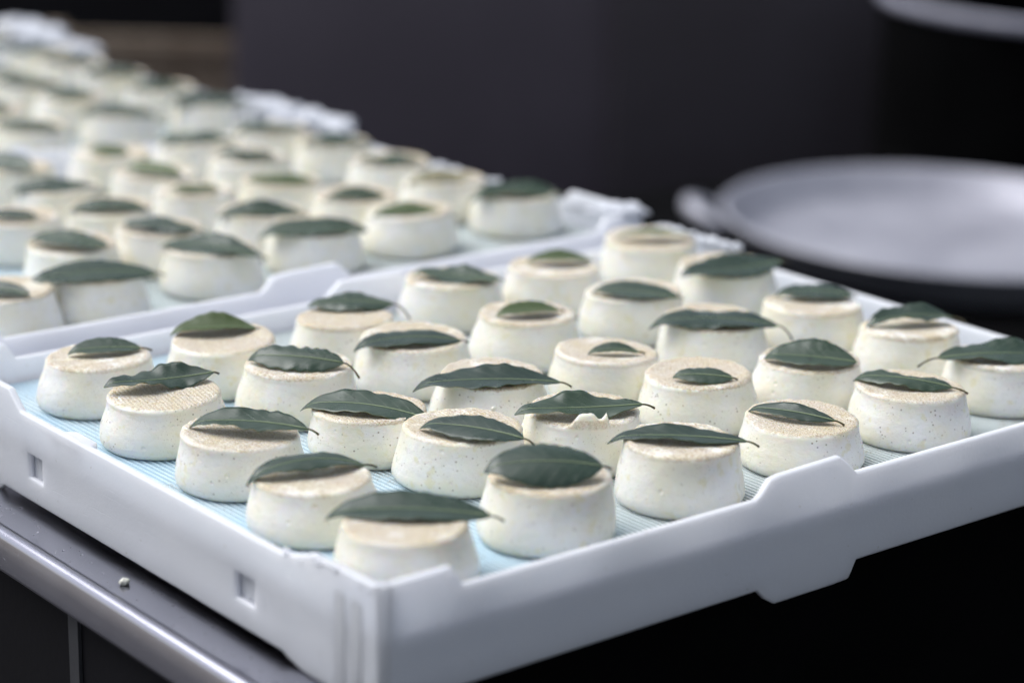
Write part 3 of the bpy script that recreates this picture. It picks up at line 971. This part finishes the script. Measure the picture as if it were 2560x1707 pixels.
# droplets on the bench
rr_ = random.Random(4)
bm = bmesh.new()
for k in range(70):
    y = rr_.uniform(0.0, 0.34)
    x = rr_.uniform(-0.1105, -0.090)
    s_ = rr_.uniform(0.0002, 0.0006)
    me = lump_mesh(50 + k, s_ * rr_.uniform(1, 2.2), s_, s_ * 0.5, 1, 0.2)
    me.transform(Matrix.Translation((x, y, TZ + 0.0001)))
    bm.from_mesh(me)
dr = from_bm('droplets', bm, M_WATER, None, smooth=True, rot=TILT)
tag(dr, 'fine water droplets scattered on the steel bench top', 'droplets', kind='stuff')

# ------------------------------------------------------------------ background
fh = Vector((math.cos(YAW), math.sin(YAW), 0))
rh = Vector((math.sin(YAW), -math.cos(YAW), 0))


def bgp(d, s, z):
    p = Vector((CAM.x, CAM.y, 0)) + fh * d + rh * s
    return (p.x, p.y, z)


# black side table with a round pan and a bucket
st = empty('side_table', (0, 0, 0))
tag(st, 'black side table under the round aluminium pan', 'table')
SZ = -0.325
bm = bmesh.new()
box(bm, 1.20, 2.18, 0.70, 1.62, SZ - 0.03, SZ)
bevel(from_bm('table_top', bm, M_BLACK, st), 0.004)
for x, y in ((1.24, 0.74), (2.14, 0.74), (1.24, 1.58), (2.14, 1.58)):
    bm = bmesh.new()
    box(bm, x - 0.02, x + 0.02, y - 0.02, y + 0.02, -0.949, SZ - 0.031)
    from_bm('leg', bm, M_BLACK, st)
bm = bmesh.new()
box(bm, 1.265, 2.115, 0.715, 0.725, -0.93, SZ - 0.031)
from_bm('front_panel', bm, M_GREYA, st)
bm = bmesh.new()
box(bm, 1.215, 1.225, 0.765, 1.555, -0.93, SZ - 0.031)
from_bm('side_panel', bm, M_GREYA, st)

PR = 0.318
pan = empty('round_pan', (1.748, 1.132, SZ + 0.0005))
tag(pan, 'large round dull metal pan with a side handle, blurred', 'pan')
bm = bmesh.new()
lathe(bm, [(PR * 0.88, 0.0), (PR * 0.92, 0.004), (PR * 0.985, 0.034), (PR, 0.037), (PR * 1.010, 0.036), (PR * 1.012, 0.038), (PR * 1.004, 0.040), (PR * 0.99, 0.0395), (PR * 0.97, 0.036), (PR * 0.91, 0.010), (PR * 0.87, 0.0055), (PR * 0.5, 0.004), (0.02, 0.004)], 72)
from_bm('dish', bm, M_ALU, pan, smooth=True).scale = (1, 1, 1.3)
hd = math.atan2(1.36 - 1.132, 1.478 - 1.748)
bm = bmesh.new()
c_ = Vector((math.cos(hd), math.sin(hd), 0))
n_v = Vector((-c_.y, c_.x, 0))
pts = []
for k in range(13):
    a = math.pi * k / 12
    pts.append(c_ * (PR * 0.985 + 0.050 * math.sin(a)) + n_v * (0.05 * math.cos(a)) + Vector((0, 0, 0.028 + 0.024 * math.sin(a))))
tube(bm, pts, 0.0125, 10)
from_bm('handle', bm, M_ALU, pan, smooth=True)

bk = empty('black_barrel', (2.515, 1.575, -0.9495))
tag(bk, 'black barrel with a pale grey rim standing behind the round pan', 'barrel')
BH = 0.862
bm = bmesh.new()
lathe(bm, [(0.285, 0), (0.29, 0.006), (0.302, 0.30), (0.302, BH - 0.03), (0.302, BH), (0.294, BH), (0.285, 0.02), (0.05, 0.015)], 64)
from_bm('barrel_body', bm, M_BLACK, bk, smooth=True).data.set_sharp_from_angle(angle=R(50))
bm = bmesh.new()
ring = [(0.3035, BH - 0.014), (0.310, BH - 0.013), (0.313, BH - 0.005), (0.310, BH + 0.005), (0.300, BH + 0.007), (0.292, BH + 0.004), (0.292, BH + 0.0008), (0.3035, BH + 0.0008)]
rings = lathe(bm, ring, 64, False, False)
for i in range(64):
    bm.faces.new((rings[-1][i], rings[-1][(i + 1) % 64], rings[0][(i + 1) % 64], rings[0][i]))
bmesh.ops.recalc_face_normals(bm, faces=bm.faces)
from_bm('rim', bm, M_RIM, bk, smooth=True)


def cabinet(name, label, d, s0, s1, ztop, mat, doors, depth=0.5):
    c = empty(name, bgp(d, (s0 + s1) / 2, -0.95), (0, 0, YAW - math.pi / 2))
    tag(c, label, 'cabinet')
    wd = (s1 - s0) / 2
    hh = ztop + 0.95
    bm = bmesh.new()
    box(bm, -wd, wd, 0.02, depth, 0.001, hh)
    bevel(from_bm('carcass', bm, mat, c), 0.004)
    n = doors
    for k in range(n):
        a = -wd + 2 * wd * k / n
        e = -wd + 2 * wd * (k + 1) / n
        bm = bmesh.new()
        box(bm, a + 0.003, e - 0.003, 0.0, 0.0195, 0.06, hh - 0.03)
        bevel(from_bm('door', bm, mat, c), 0.003)
    return c


cabinet('cabinet', 'blurred dark grey cabinet front behind the trays', 4.30, -0.545, 0.173, 0.06, M_GREYA, 1)
cabinet('cabinet', 'blurred blackish cabinet front behind the round pan', 4.26, 0.166, 1.60, 0.06, M_GREYB, 2)
cabinet('cabinet', 'black blurred cabinet in the far corner behind the crate', 5.50, -2.8, -0.57, 0.15, M_DARK, 3)
cr = empty('wooden_crate', bgp(4.80, -0.74, -0.95), (0, 0, YAW - math.pi / 2 + 0.1))
tag(cr, 'brown wooden crate standing far behind the trays', 'crate')
for k in range(7):
    bm = bmesh.new()
    box(bm, -0.26, 0.26, 0, 0.014, 0.012 + k * 0.085, 0.085 + k * 0.085)
    bevel(from_bm('slat', bm, M_WOOD, cr), 0.002, 2)
for sx in (-0.235, 0.235):
    bm = bmesh.new()
    box(bm, sx - 0.02, sx + 0.02, 0.0145, 0.05, 0.001, 0.605)
    from_bm('corner_batten', bm, M_WOOD, cr)
